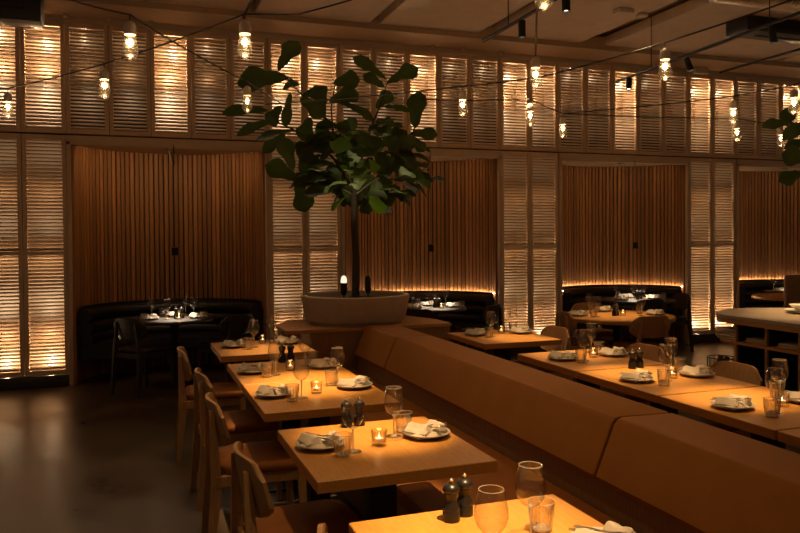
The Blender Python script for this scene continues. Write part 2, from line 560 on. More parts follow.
for k in range(4):
    mk_alcove_seat(k)
    ax = ALC[k][0]
    st = MB(); st.box((0, 0, 0), (1.7, .03, .02), .003)  # bar and area lamp added as fill for battens and alcove ceiling
    tag(st.build('fill_light_bar', 'black_metal', loc=(ax, WY + .098, Z_OPEN - .007)), f'added fill light bar hidden behind the head of the {AWORD[k]} alcove', 'light bar', 'added alcove fill lights')
    light('AREA', 'alcove_fill', (ax, WY + .118, Z_OPEN - .008), [4.6, 1.8, 1.8, 1.8][k], (1, .62, .30), shape='RECTANGLE', size=1.65, size_y=.016, aim=(ax, WY + .9, 1.75))

# ------------------------------------------------------------------ tables
def tabletop_mesh(sx, sy, th=.047, mat='oak_top'):
    m = MB(); m.box((0, 0, .75 - th / 2), (sx, sy, th), .003, seg=1)
    return m.mesh('tabletop', mat, 25)

def mk_square_table():
    t = empty('dining_table')
    part('tabletop', tabletop_mesh(.742, .796), t)
    m = MB(); m.box((0, 0, .36), (.12, .12, .70), .004); m.build('column', 'black_metal', t)
    m = MB(); m.box((0, 0, .008), (.46, .46, .016), .004); m.build('base_plate', 'black_metal', t)
    m = MB(); m.box((0, 0, .7), (.36, .36, .012), .002); m.build('top_plate', 'black_metal', t)
    return t
SQ = mk_square_table()
LX = 1.005    # centre line of the left tables
RX = 3.145
left_tables = [('T0', 6.20, 'farthest of the left row, before the planter'),
               ('T1b', 5.03, 'second farthest of the left row'),
               ('T1a', 4.225, 'middle one of the left row'),
               ('T2', 3.075, 'second nearest of the left row'),
               ('T3', 1.86, 'nearest of the left row')]
right_tables = [('R1', 6.02, 'farthest of the right row'),
                ('R2', 4.665, 'second from far, right row'),
                ('R3', 3.845, 'third of the right row, with mills'),
                ('R4', 3.03, 'fourth of the right row'),
                ('R5', 2.22, 'nearest of the right row')]
for n, y, l in left_tables:
    spawn(SQ, USED, (LX, y, 0), 0, 'square oak table with black column, ' + l, 'square oak tables', 'table')
for n, y, l in right_tables:
    spawn(SQ, USED, (RX, y, 0), pi, 'square oak table with black column, ' + l, 'square oak tables', 'table')

def round_table(name, r, top_mat, th, loc, label, group=None, slab=True):
    t = empty(name, loc, 0, label, 'table', group)
    m = MB(); m.lathe([(r - .012, .75 - th), (r, .75 - th + .008), (r, .742), (r - .008, .75), (.01, .75)], 56, close_bottom=True, close_top=True)
    m.build('tabletop', top_mat, t)
    m = MB(); m.lathe([(.045, .02), (.045, .72)], 20); m.build('column', 'black_metal', t)
    m = MB(); m.lathe([(.25, 0), (.25, .012), (.05, .03)], 36, close_top=True); m.build('base_plate', 'black_metal', t)
    return t
BT = [(.45, 8.78, .43), (3.62, 8.80, .43), (6.70, 8.76, .52), (9.84, 9.0, .42)]
for k, (x, y, r) in enumerate(BT):
    round_table('round_table', r, 'dark_wood', .03, (x, y, 0), f'small dark round table set for dinner inside the {AWORD[k]} alcove', 'dark alcove tables')
round_table('round_table', .63, 'oak_top_cross', .045, (5.16, 7.10, 0), 'large round oak table in a pool of light before the third alcove', 'round oak tables')
round_table('round_table', .5, 'oak_top_cross', .045, (9.1, 8.38, 0), 'round oak table half hidden beyond the stone-topped counter', 'round oak tables')

# ------------------------------------------------------------------ chairs
def chair_parts(wood, pad):
    P = []
    # curved back shell with rounded corners
    m = MB(); W, Hh, th = .235, .115, .016; nx, nz = 14, 6
    def pt(u, v, side):
        # superellipse outline
        x = u; z = v
        lim = (1 - abs(z) ** 5) ** .2
        y = W * x * (.86 + .14 * lim)
        zz = Hh * z * (1 - .35 * abs(x) ** 7)
        cx = -.255 + .055 * x * x - .02 * z
        return (cx + side * th / 2, y, .70 + zz)
    vs = []; fs = []
    for side in (-1, 1):
        for i in range(nx + 1):
            for j in range(nz + 1):
                vs.append(pt(-1 + 2 * i / nx, -1 + 2 * j / nz, side))
    q = (nx + 1) * (nz + 1)
    I = lambda s, i, j: s * q + i * (nz + 1) + j
    for i in range(nx):
        for j in range(nz):
            fs.append((I(0, i, j), I(0, i, j + 1), I(0, i + 1, j + 1), I(0, i + 1, j)))
            fs.append((I(1, i, j), I(1, i + 1, j), I(1, i + 1, j + 1), I(1, i, j + 1)))
    for i in range(nx):
        fs.append((I(0, i, 0), I(0, i + 1, 0), I(1, i + 1, 0), I(1, i, 0)))
        fs.append((I(0, i, nz), I(1, i, nz), I(1, i + 1, nz), I(0, i + 1, nz)))
    for j in range(nz):
        fs.append((I(0, 0, j), I(1, 0, j), I(1, 0, j + 1), I(0, 0, j + 1)))
        fs.append((I(0, nx, j), I(0, nx, j + 1), I(1, nx, j + 1), I(1, nx, j)))
    m.add(vs, fs)
    P.append(('backrest', m.mesh('backrest', wood, 50)))
    for s in (-1, 1):
        m = MB()
        m.bar((-.285, s * .195, 0), (-.245, s * .185, .40), .032, .055, .028, .03)
        m.bar((-.245, s * .185, .40), (-.262, s * .135, .77), .055, .024, .03, .024)
        P.append(('leg', m.mesh('leg', wood, 25)))
        m = MB(); m.bar((.205, s * .205, 0), (.185, s * .195, .449), .028, .042, .028, .034)
        P.append(('leg', m.mesh('leg', wood, 25)))
        m = MB(); m.box((-.03, s * .195, .42), (.43, .024, .058), .003, seg=1)
        P.append(('side_rail', m.mesh('side_rail', wood, 25)))
    for xx in (.19, -.24):
        m = MB(); m.box((xx, 0, .42), (.024, .365, .055), .003, seg=1)
        P.append(('cross_rail', m.mesh('cross_rail', wood, 25)))
    # seat: rounded plan with soft top
    m = MB()
    poly = []
    for i in range(40):
        t = 2 * pi * i / 40
        ex = 2 / 5.
        x = .225 * math.copysign(abs(cos(t)) ** ex, cos(t)); y = .225 * math.copysign(abs(sin(t)) ** ex, sin(t))
        y *= 1 + .05 * (x / .225)
        poly.append((x, y))
    vs = []; fs = []
    lay = [(.95, .448), (1.0, .458), (1.0, .480), (.96, .493), (.80, .498), (.4, .492)]
    for s, z in lay: vs += [(x * s, y * s, z) for x, y in poly]
    for l in range(len(lay) - 1):
        for i in range(40):
            A = l * 40 + i; B = l * 40 + (i + 1) % 40
            fs.append((A, B, B + 40, A + 40))
    fs.append(tuple(reversed(range(40)))); fs.append(tuple(range((len(lay) - 1) * 40, len(lay) * 40)))
    m.add(vs, fs)
    P.append(('seat', m.mesh('seat', pad, 50)))
    return P
OAKCH = chair_parts('oak_chair', 'brown_leather')
DARKCH = chair_parts('dark_wood', 'black_leather')
def chair(P, x, y, deg, label, group):
    t = empty('dining_chair', (x, y, 0), radians(deg), label, 'chair', group)
    for n, me in P: part(n, me, t)
    return t
# left row, backs toward the aisle (chair faces +x, backrest about .26 behind the seat centre)
for x, y, d, l in [(.60, 5.90, -2, 'farthest chair of the left aisle row'), (.65, 4.86, 2, 'second farthest chair of the left aisle row'),
                (.64, 4.03, -1, 'third chair back from the camera, left aisle row'), (.655, 2.98, 2, 'second nearest chair of the left aisle row'),
                (.76, 1.98, 0, 'nearest of the left aisle row, mostly cut off')]:
    chair(OAKCH, x, y, d, 'oak chair with brown leather seat, ' + l, 'oak chairs')
for x, y, d, l in [(3.42, 5.93, 180, 'at the farthest table of the right row'), (3.44, 4.68, 182, 'at the second table of the right row'),
                (3.44, 3.80, 178, 'at the third table of the right row'), (3.42, 3.0, 180, 'at the fourth table of the right row')]:
    chair(OAKCH, x, y, d, 'oak chair with brown leather seat, far side, ' + l, 'oak chairs')
chair(OAKCH, 5.10, 6.62, 84, 'oak chair seen from behind at the near side of the large round oak table', 'oak chairs')
chair(OAKCH, 4.77, 7.16, -12, 'oak chair at the side of the large round table, nearest the shutters pier', 'oak chairs')
chair(OAKCH, 5.32, 7.72, -98, 'oak chair at the far side of the large round oak table', 'oak chairs')
# dark chairs at the alcove tables
for x, y, d, l in [(.13, 8.52, 42, 'left of the two at the first alcove table'), (.98, 8.50, 122, 'right of the two at the first alcove table'),
                (4.02, 8.38, 128, 'right of the two at the second alcove table'), (3.22, 8.30, 62, 'left of the two at the second alcove table'),
                (6.42, 8.28, 80, 'left of the two at the third alcove table'), (7.2, 8.74, 168, 'right of the two at the third alcove table')]:
    chair(DARKCH, x, y, d, 'dark wooden chair with black seat, ' + l, 'dark chairs')

# ------------------------------------------------------------------ central back-to-back banquette
def mk_banquette():
    t = empty('banquette', (2.0, 3.3, 0), 0, 'long tan leather back-to-back banquette on oak panelling running toward the planter', 'banquette')
    segs = [(6.68, 5.832), (5.814, 2.862), (2.844, -.12)]
    for y0, y1 in segs:
        m = MB()
        # leaning front face, broad flat top
        prof = [(-.045, .55), (-.012, .545), (.38, .545), (.38, .80), (.365, .82), (.09, .825), (.07, .82), (.05, .80), (-.05, .57)]
        ys = [y0 - 3.3, y0 - 3.3 - .008, y1 - 3.3 + .008, y1 - 3.3]
        vs = []; fs = []; q = len(prof)
        for i, y in enumerate(ys):
            s = .97 if i in (0, 3) else 1.0
            for x, z in prof: vs.append((.165 + (x - .165) * s, y, .685 + (z - .685) * s))
        for i in range(3):
            for j in range(q):
                A = i * q + j; B = i * q + (j + 1) % q
                fs.append((A, A + q, B + q, B))
        fs.append(tuple(range(q))); fs.append(tuple(reversed(range(3 * q, 4 * q))))
        m.add(vs, fs)
        m.build('back_pad', 'tan_leather', t, smooth=28)
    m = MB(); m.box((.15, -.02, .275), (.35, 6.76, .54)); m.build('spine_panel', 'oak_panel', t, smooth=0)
    for s, xa, xb in ((-1, -.78, -.03), (1, .33, .80)):
        for y0, y1 in ((6.68, 4.7), (4.69, 2.66), (2.65, -.1)):
            m = MB(); m.box(((xa + xb) / 2, (y0 + y1) / 2 - 3.3, .375), (xb - xa, y0 - y1 - .004, .09), .02)
            m.build('seat', 'brown_leather', t)
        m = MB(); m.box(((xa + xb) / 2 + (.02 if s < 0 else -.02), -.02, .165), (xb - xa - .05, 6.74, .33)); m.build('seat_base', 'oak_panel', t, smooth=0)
mk_banquette()

# ------------------------------------------------------------------ planter with fig tree
PL_Y = 6.74
def mk_planter():
    t = empty('plinth', (2.14, 7.2, 0), 0, 'low oak plinth under the round concrete planter, closing the end of the banquette', 'plinth')
    poly = [(-.82, -.46), (.82, -.46), (.82, -.05), (.62, .46), (-.62, .46), (-.82, .05)]
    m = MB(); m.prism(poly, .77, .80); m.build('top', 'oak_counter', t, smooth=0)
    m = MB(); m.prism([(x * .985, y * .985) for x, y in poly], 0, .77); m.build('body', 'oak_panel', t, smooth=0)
    p = empty('planter', (2.12, 7.22, .80), 0, 'wide shallow round concrete planter on the oak plinth', 'planter')
    m = MB()
    m.lathe([(.44, .0), (.44, .03), (.49, .035), (.505, .06), (.545, .26), (.545, .275), (.535, .283), (.49, .283), (.478, .27), (.47, .20)], 64)
    m.build('pot', 'concrete_pot', p)
    m = MB(); m.lathe([(.475, .215), (.3, .235), (.02, .25)], 40, close_top=True); m.build('soil', 'soil', p)
    return
mk_planter()
TX, TY = 2.12, 7.22
def spike_light(x, y, h, mat, label, lens):
    t = empty('spike_spotlight', (x, y, 1.02), 0, label, 'spotlight')
    m = MB(); m.cyl((0, 0, 0), (0, 0, h - .1), .008, n=8); m.build('spike', 'black_metal', t)
    m = MB(); m.lathe([(.018, h - .12), (.032, h - .09), (.032, h), (.026, h)], 20); m.build('head', 'black_metal', t)
    if lens == 'uplight_lens':
        m = MB(); m.lathe([(.03, h), (.03, h + .03), (.022, h + .06), (.004, h + .072)], 20, close_top=True); m.build('lens', lens, t)
    else:
        m = MB(); m.lathe([(.03, h), (.028, h + .03), (.012, h + .05)], 20, close_top=True); m.build('cap', 'black_metal', t)
spike_light(1.94, 7.0, .19, 'black_metal', 'spike spotlight with a glowing head in the planter soil, left of the trunk', 'uplight_lens')
spike_light(2.21, 7.08, .20, 'black_metal', 'unlit black spike spotlight in the planter soil, right of the trunk', None)

def leaf_geo(L, W, r):
    """fiddle shaped leaf along +x with a raised midrib fold and wavy edge."""
    n = 9; vs = []; fs = []
    for i in range(n + 1):
        u = i / n
        w = W * (.30 * sin(pi * min(1, u * 1.6)) * (u < .62) + 0) if False else 0
        prof = [0.03, .34, .50, .52, .62, .84, 1.0, .98, .72, .10][i]
        w = W * .5 * prof
        droop = -.22 * L * u * u
        wav = r.uniform(-.06, .06) * W
        for s, f in ((-1, 1), (-.5, .5), (0, 0), (.5, .5), (1, 1)):
            z = droop + abs(s) * w * .22 + (wav if abs(s) == 1 else 0) * (1 if s > 0 else -1)
            vs.append(Vector((L * u, s * w, z)))
    for i in range(n):
        for j in range(4):
            a = i * 5 + j
            fs.append((a, a + 5, a + 6, a + 1))
    return vs, fs

def add_leaf(m, base, tip, width, r, roll=None):
    base = Vector(base); tip = Vector(tip); d = tip - base; L = d.length
    x = d.normalized()
    a = roll if roll is not None else r.uniform(-.9, .9)
    n0 = Vector((r.uniform(-.35, .35), -sin(a), cos(a) + r.uniform(-.2, .2)))
    side = n0.cross(x)
    if side.length < .05: side = Vector((1, 0, 0)).cross(x)
    side.normalize()
    nrm = x.cross(side)
    M = Matrix(((x.x, side.x, nrm.x, base.x), (x.y, side.y, nrm.y, base.y), (x.z, side.z, nrm.z, base.z), (0, 0, 0, 1)))
    vs, fs = leaf_geo(L, width, r)
    m.add(vs, fs, M)

def mk_fig(name, base, tree_rz, leaves, branches, label, extra=0, trunk=None, seed=3):
    r = random.Random(seed)
    t = empty(name, base, tree_rz, label, 'tree', 'fig trees')
    m = MB(); m.tube(trunk[0], trunk[1], 12); m.build('trunk', 'bark', t)
    for b in branches:
        m = MB(); n = len(b); m.tube(b, [.014 - .009 * i / (n - 1) for i in range(n)], 8); m.build('branch', 'bark', t)
    f = MB()
    for (u0, z0), (u1, z1), w, roll in leaves:
        v0 = r.uniform(-.25, .25); v1 = v0 + r.uniform(-.12, .12)
        add_leaf(f, (u0, v0, z0), (u0 + (u1 - u0) * 1.08, v1, z0 + (z1 - z0) * 1.08), w * 1.2, r, roll)
    for i in range(extra):
        a = r.uniform(0, 2 * pi); rr = r.uniform(.1, .62) ; zc = r.uniform(1.02, 1.72)
        k = math.sqrt(max(.05, 1 - ((zc - 1.38) / .45) ** 2))
        b = Vector((.08 + rr * k * cos(a), rr * k * .8 * sin(a), zc))
        dirv = Vector((cos(a), sin(a) * .9, r.uniform(-.55, .4))).normalized()
        Ln = r.uniform(.2, .31)
        add_leaf(f, b, b + dirv * Ln, Ln * r.uniform(.62, .8), r, r.uniform(-.7, .7))
    f.build('foliage', 'fig_leaf', t, smooth=60)
    return t

PX = .01006
def C(x, y):   # picture-plane grid of the crown: metres right of the trunk, metres above the soil
    px = 220 + x / 3.045; py = 30 + y / 3.045
    return ((px - 355.5) * PX, (292 - py) * PX)
def lf(x0, y0, x1, y1, w, roll=None):
    return (C(x0, y0), C(x1, y1), w * PX / 3.045, roll)
V = 1.35     # roll that turns the blade toward the room
FIG = [lf(190, 112, 240, 22, 52, V), lf(215, 120, 70, 122, 74, V), lf(245, 140, 190, 128, 40, V), lf(150, 220, 20, 212, 40, 1.1),
       lf(185, 198, 135, 250, 44, V), lf(224, 170, 207, 262, 30, V), lf(180, 256, 75, 288, 34, .9), lf(240, 285, 118, 290, 34, .8), lf(205, 292, 145, 342, 34, V),
       lf(238, 412, 214, 326, 46, V), lf(235, 430, 154, 384, 56, V), lf(232, 434, 258, 520, 58, V), lf(355, 152, 425, 140, 54, V), lf(250, 168, 302, 152, 36, V),
       lf(330, 215, 305, 165, 50, V), lf(345, 212, 425, 176, 52, V), lf(512, 136, 428, 70, 36, V), lf(515, 150, 600, 100, 46, V), lf(508, 162, 452, 124, 32, V),
       lf(480, 222, 525, 172, 40, V), lf(500, 212, 582, 212, 24, 1.0), lf(475, 256, 538, 250, 30, V), lf(600, 272, 604, 170, 56, V), lf(582, 292, 656, 292, 40, V),
       lf(588, 308, 622, 348, 30, V), lf(470, 292, 528, 290, 36, V), lf(540, 300, 590, 335, 46, V), lf(255, 195, 325, 240, 50, V), lf(275, 235, 250, 300, 50, V),
       lf(365, 205, 475, 240, 44, .9), lf(300, 260, 340, 330, 60, V), lf(250, 330, 290, 410, 60, V), lf(330, 400, 280, 440, 44, V), lf(430, 420, 400, 490, 60, V),
       lf(470, 440, 530, 500, 60, .8), lf(480, 430, 480, 505, 56, V), lf(520, 380, 580, 400, 70, V), lf(390, 430, 360, 480, 56, V), lf(440, 410, 470, 470, 66, V),
       lf(500, 455, 585, 495, 26, .6), lf(330, 380, 345, 455, 50, V), lf(540, 410, 575, 350, 60, V), lf(420, 250, 380, 300, 60, V), lf(430, 300, 470, 360, 70, V),
       lf(360, 300, 300, 340, 60, V), lf(500, 310, 560, 350, 60, V), lf(300, 330, 260, 380, 50, V), lf(370, 340, 420, 400, 60, V), lf(480, 350, 520, 410, 64, V),
       lf(380, 380, 350, 430, 52, V), lf(450, 380, 420, 440, 60, V), lf(520, 330, 580, 380, 56, V)]
def br(pts):
    out = []
    for i, (x, y, v) in enumerate(pts):
        u, z = C(x, y); out.append((u, v, z))
    return out
FIGB = [br([(412, 470, 0), (360, 380, .02), (300, 320, .05), (240, 285, .08), (180, 255, .1), (150, 220, .1)]),
        br([(412, 460, 0), (370, 360, -.03), (350, 290, -.05), (345, 220, -.04), (355, 152, -.02)]),
        br([(412, 455, 0), (440, 360, -.05), (465, 280, -.08), (495, 210, -.06), (515, 140, -.02)]),
        br([(412, 470, 0), (480, 390, .05), (540, 320, .03), (590, 295, .0), (600, 270, 0)]),
        br([(345, 265, -.05), (300, 225, -.02), (245, 165, .03), (205, 118, .06)]),
        br([(412, 480, 0), (330, 430, -.08), (270, 400, -.1), (236, 430, -.12)]),
        br([(412, 480, 0), (470, 440, -.12), (520, 400, -.16)])]
mk_fig('fig_tree', (TX, TY, 1.03), radians(-19.8), FIG, FIGB, 'fiddle-leaf fig tree with a bare trunk growing from the round concrete planter', extra=120,
       trunk=([(0, 0, 0), (.012, 0, .4), (-.006, 0, .75), (.0, 0, 1.02), (.01, 0, 1.35)], [.042, .038, .035, .032, .018]))

def fig_right():
    # crown reaching in from beyond the right edge; trunk stands outside the frame
    r2 = random.Random(5)
    L = []
    def C2(px, py): return ((px - 862) * .0092, (143 - py) * .0092 + 1.62)
    for (a, b, c, d, w, ro) in [(790, 124, 760, 122, 14, 1.0), (800, 96, 783, 118, 14, V), (812, 118, 778, 136, 14, 1.0), (815, 140, 790, 146, 12, 1.0),
                                (806, 165, 780, 158, 20, V), (808, 176, 786, 190 - 6, 16, V), (815, 130, 793, 130, 12, .9), (830, 110, 806, 104, 18, V), (835, 150, 812, 160, 20, V),
                                (840, 120, 862, 96, 22, V), (858, 110, 880, 90, 24, V), (866, 130, 900, 120, 24, V), (860, 150, 890, 165, 24, V), (850, 130, 826, 140, 24, V), (862, 100, 856, 72, 22, V)]:
        L.append((C2(a, b), C2(c, d), w * .0092, ro))
    B = []
    for pts in ([(862, 200), (838, 150), (815, 140), (792, 122)], [(862, 190), (846, 130), (822, 108), (800, 98)], [(862, 210), (835, 180), (808, 168)], [(862, 190), (868, 140), (862, 100)]):
        B.append([(C2(*p)[0], 0.0, C2(*p)[1]) for p in pts])
    mk_fig('fig_tree', (6.95, 5.5, .98), radians(-19.8 - 8), L, B, 'second fig tree, leafy branch tips reaching in at the right edge', trunk=([(0, 0, .02), (.02, 0, .6), (0, 0, 1.1), (0, 0, 2.0)], [.04, .035, .03, .014]), seed=9)
    p = empty('planter', (6.95, 5.5, 0), 0, 'tall concrete planter beyond the right edge behind the shelf counter', 'planter')
    m = MB(); m.lathe([(.26, 0), (.33, .9), (.33, 1.0), (.29, 1.0), (.28, .93)], 40); m.build('pot', 'concrete_pot', p)
    m = MB(); m.lathe([(.285, .94), (.02, .99)], 30, close_top=True); m.build('soil', 'soil', p)
fig_right()

# ------------------------------------------------------------------ tableware
def wine_proto():
    t = empty('wine_glass')
    m = MB()
    m.lathe([(.0355, 0), (.036, .0025), (.02, .0045)], 28, close_top=True); m.build('foot', 'clear_glass', t)
    m = MB()
    m.lathe([(.016, .004), (.006, .010), (.0042, .02), (.004, .088), (.006, .096), (.0125, .1)], 20); m.build('stem', 'glass_edge_highlight', t)
    m = MB()
    m.lathe([(.004, .098), (.014, .1), (.027, .109), (.040, .127), (.0465, .148), (.0455, .170), (.040, .196), (.0345, .222)], 32, close_bottom=False)
    bo = m.build('bowl', 'clear_glass', t)
    m = MB(); m.tube([(.034 * cos(2 * pi * i / 32), .034 * sin(2 * pi * i / 32), .2225) for i in range(33)], .0008, 6, cap=False); m.build('rim', 'glass_edge_highlight', bo)
    m = MB(); m.tube([(.0358 * cos(2 * pi * i / 32), .0358 * sin(2 * pi * i / 32), .0022) for i in range(33)], .0014, 6, cap=False)
    m.build('foot_edge', 'glass_edge_highlight', t)
    return t
def tumbler_proto():
    t = MB()
    t.lathe([(.029, 0), (.032, .004), (.0345, .03), (.037, .058), (.0405, .075), (.0415, .09), (.0395, .09), (.0375, .074), (.0335, .056), (.030, .03), (.027, .012), (.002, .010)], 24, flute=(.045, .003, .07), close_top=True)
    e = empty('tumbler')
    t.build('body', 'tumbler_glass', e, smooth=24)
    m = MB(); m.tube([(.0405 * cos(2 * pi * i / 32), .0405 * sin(2 * pi * i / 32), .09) for i in range(33)], .0010, 6, cap=False); m.build('rim', 'glass_edge_highlight', e)
    m = MB()
    for k in range(12):
        a = 2 * pi * k / 12
        m.tube([(r * cos(a), r * sin(a), z) for r, z in ((.0325, .008), (.0352, .03), (.0378, .056), (.0395, .068))], .0011, 5)
    m.lathe([(.027, .0045), (.0275, .0105), (.003, .0095)], 24, close_top=True)
    m.build('fluting', 'glass_edge_highlight', e)
    return e
def plate_proto():
    m = MB()
    m.lathe([(.055, 0), (.06, .004), (.078, .008), (.104, .020), (.108, .0235), (.106, .025), (.08, .013), (.06, .009), (.01, .0085)], 44, close_top=True)
    return m.build('plate', 'stoneware', smooth=60)
def napkin_mesh(seed):
    r = random.Random(seed); m = MB()
    def slab(w, l, z, h, rot, off, amp, ph):
        nx, ny = 12, 10; vs = []; fs = []
        R = Matrix.Translation((off[0], off[1], 0)) @ Matrix.Rotation(rot, 4, 'Z')
        for i in range(nx + 1):
            for j in range(ny + 1):
                u = i / nx * 2 - 1; v = j / ny * 2 - 1
                e = (1 - abs(u) ** 6) * (1 - abs(v) ** 6)
                zz = z + h * (.2 + .8 * (e ** .3) * (1 - .9 * abs(u + .35 * v) if h > .02 else 1)) + amp * .7 * (sin(u * 5 + ph) * .5 + cos(v * 4.2 + ph * 1.7) * .5 + .5 * sin(u * 9 + v * 3 + ph)) * (.4 + .6 * e)
                vs.append((l / 2 * u, w / 2 * v, max(z + .003, zz)))
        o = len(vs)
        for i in range(nx + 1):
            for j in range(ny + 1):
                u = i / nx * 2 - 1; v = j / ny * 2 - 1
                vs.append((l / 2 * u * .97, w / 2 * v * .97, z))
        I = lambda i, j: i * (ny + 1) + j
        for i in range(nx):
            for j in range(ny):
                fs.append((I(i, j), I(i + 1, j), I(i + 1, j + 1), I(i, j + 1)))
                fs.append((o + I(i, j), o + I(i, j + 1), o + I(i + 1, j + 1), o + I(i + 1, j)))
        for i in range(nx):
            fs.append((I(i, 0), o + I(i, 0), o + I(i + 1, 0), I(i + 1, 0)))
            fs.append((I(i, ny), I(i + 1, ny), o + I(i + 1, ny), o + I(i, ny)))
        for j in range(ny):
            fs.append((I(0, j), I(0, j + 1), o + I(0, j + 1), o + I(0, j)))
            fs.append((I(nx, j), o + I(nx, j), o + I(nx, j + 1), I(nx, j + 1)))
        m.add(vs, fs, R)
    slab(.125, .18, 0, .018, .0, (0, 0), .004, seed)
    slab(.115, .075, .012, .040, .35, (-.044, .004), .008, seed + 1.3)
    slab(.105, .075, .012, .044, -.3, (.052, -.004), .009, seed + 2.9)
    return m.mesh('napkin', 'linen', 32)
def knife_mesh():
    m = MB()
    m.box((-.045, 0, .002), (.09, .013, .005), .0018, seg=1)
    m.prism([(0, -.006), (.085, -.0085), (.105, -.004), (.112, .003), (.10, .0075), (0, .006)], .0008, .0028)
    return m.mesh('knife', 'cutlery_steel', 40)
def fork_mesh():
    m = MB()
    m.tube([(-.09, 0, .004), (-.05, 0, .006), (.0, 0, .003), (.03, 0, .0045)], [.005, .0045, .0032, .0036], 8)
    m.prism([(.028, -.004), (.045, -.0105), (.06, -.0115), (.06, .0115), (.045, .0105), (.028, .004)], .003, .0055)
    for k in range(4):
        y = -.0096 + .0064 * k
        m.tube([(.058, y, .0042), (.08, y, .0055), (.098, y, .0095)], [.0017, .0015, .0009], 6)
    return m.mesh('fork', 'cutlery_steel', 40)
def tealight_proto():
    t = empty('tealight_holder')
    m = MB(); m.lathe([(.029, 0), (.032, .003), (.034, .045), (.0355, .066), (.0335, .066), (.0318, .045), (.029, .016), (.002, .015)], 28, close_top=True); m.build('cup', 'tealight_glass', t)
    m = MB(); m.lathe([(.019, .016), (.0195, .031), (.003, .031)], 20, close_top=True); c = m.build('candle', 'candle_wax', t)
    m = MB(); m.lathe([(.0012, .031), (.0028, .034), (.0024, .038), (.0005, .044)], 10, close_top=True); m.build('flame', 'flame', c)
    return t
def mill_proto():
    t = empty('pepper_mill')
    m = MB(); m.lathe([(.027, 0), (.028, .003), (.028, .030), (.0265, .033), (.0275, .036), (.0262, .044), (.0205, .058), (.0185, .068), (.0195, .078), (.0232, .088), (.0232, .09)], 28, close_top=True); m.build('body', 'mill_black', t)
    m = MB(); m.lathe([(.024, .092), (.0272, .097), (.027, .104), (.021, .113), (.010, .119), (.006, .120)], 28, close_top=True); m.build('cap', 'mill_black', t)
    m = MB(); m.lathe([(.005, .119), (.0055, .122), (.0082, .126), (.0082, .131), (.005, .135), (.001, .1355)], 18, close_top=True); m.build('knob', 'steel', t)
    return t
WINE, TUMB, PLATE, TEAL, MILL = wine_proto(), tumbler_proto(), plate_proto(), tealight_proto(), mill_proto()
NAPS = [napkin_mesh(s) for s in (1, 2, 3)]
KN, FK = knife_mesh(), fork_mesh()
ZT = .7502
nset = [0]
def single(name, me, loc, rz, tilt, label, cat, group):
    o = bpy.data.objects.new(name, me); COL.objects.link(o); o.location = loc; o.rotation_euler = (0, tilt, rz)
    return tag(o, label, cat, group)

def setting(where, plate=None, tumb=None, wine=None, rz=0., cutlery=True, z=ZT):
    """one place setting: plate with folded napkin and cutlery, water tumbler, wine glass."""
    nset[0] += 1; k = nset[0]
    if plate:
        x, y = plate
        spawn(PLATE, USED, (x, y, z), rz, f'grey stoneware plate at {where}', 'plates', 'plate')
        single('napkin', NAPS[k % 3], (x, y, z + .0098), rz + rnd.uniform(-.25, .25), 0, f'folded linen napkin on the plate at {where}', 'napkin', 'napkins')
        if cutlery:
            a = rz + radians(118) + rnd.uniform(-.2, .2)
            dx, dy = .013 * -sin(a), .016 * cos(a)
            single('knife', KN, (x + dx, y + dy, z + .043), a, .06, f'steel knife lying on the napkin at {where}', 'knife', 'knives')
            single('fork', FK, (x - dx, y - dy, z + .043), a + .14, .06, f'steel fork lying on the napkin at {where}', 'fork', 'forks')
    if tumb: spawn(TUMB, USED, (*tumb, z), rnd.uniform(0, 1), f'fluted water tumbler at {where}', 'tumblers', 'tumbler')
    if wine: spawn(WINE, USED, (*wine, z), 0, f'stemmed wine glass at {where}', 'wine glasses', 'wine glass')

def tealight(x, y, where, z=ZT, glow=.05):
    o = spawn(TEAL, USED, (x, y, z), 0, f'lit tealight in a clear glass cup on {where}', 'tealights', 'candle')
    if glow: light('POINT', 'candle_glow', (x, y, z + .062), glow, (1, .5, .16), shadow_soft_size=.012)
def mills(p, q, where, z=ZT):
    spawn(MILL, USED, (*p, z), 0, f'black mill with steel knob, left one of the pair on {where}', 'mills', 'mill')
    spawn(MILL, USED, (*q, z), .4, f'black mill with steel knob, right one of the pair on {where}', 'mills', 'mill')

tn = {'T3': 'the nearest left-row table', 'T2': 'the second nearest left-row table', 'T1a': 'the middle left-row table', 'T1b': 'the second farthest left-row table', 'T0': 'the farthest left-row table',
      'R1': 'the farthest right-row table', 'R2': 'the second right-row table', 'R3': 'the third right-row table', 'R4': 'the fourth right-row table'}
CS = 'the aisle side of '; BS = 'the banquette side of '; FS = 'the chair side of '
# nearest left table
setting(BS + tn['T3'], (1.27, 1.80), (1.17, 1.99), (1.105, 1.94), .2)
spawn(WINE, USED, (.90, 1.79, ZT), 0, 'stemmed wine glass at ' + CS + tn['T3'], 'wine glasses', 'wine glass')
mills((.945, 2.16), (1.005, 2.19), tn['T3'])
setting(CS + tn['T2'], (.755, 3.12), (.81, 2.965), (.865, 3.0), 0)
setting(BS + tn['T2'], (1.245, 3.12), (1.175, 3.23), (1.105, 3.165), .5)
tealight(1.0, 3.06, tn['T2']); mills((.955, 3.42), (1.02, 3.425), tn['T2'])
setting(CS + tn['T1a'], (.755, 4.23), (.825, 4.065), (.89, 4.12), 0)
setting(BS + tn['T1a'], (1.25, 4.29), (1.14, 4.42), (1.185, 4.44), .4)
tealight(1.0, 4.22, tn['T1a'])
setting(CS + tn['T1b'], (.755, 5.02), (.82, 4.83), (.88, 4.88), -.1)
setting(BS + tn['T1b'], (1.25, 5.04), (1.20, 5.19), (1.14, 5.14), .4)
tealight(1.01, 5.02, tn['T1b']); mills((1.02, 5.37), (1.085, 5.38), tn['T1b'])
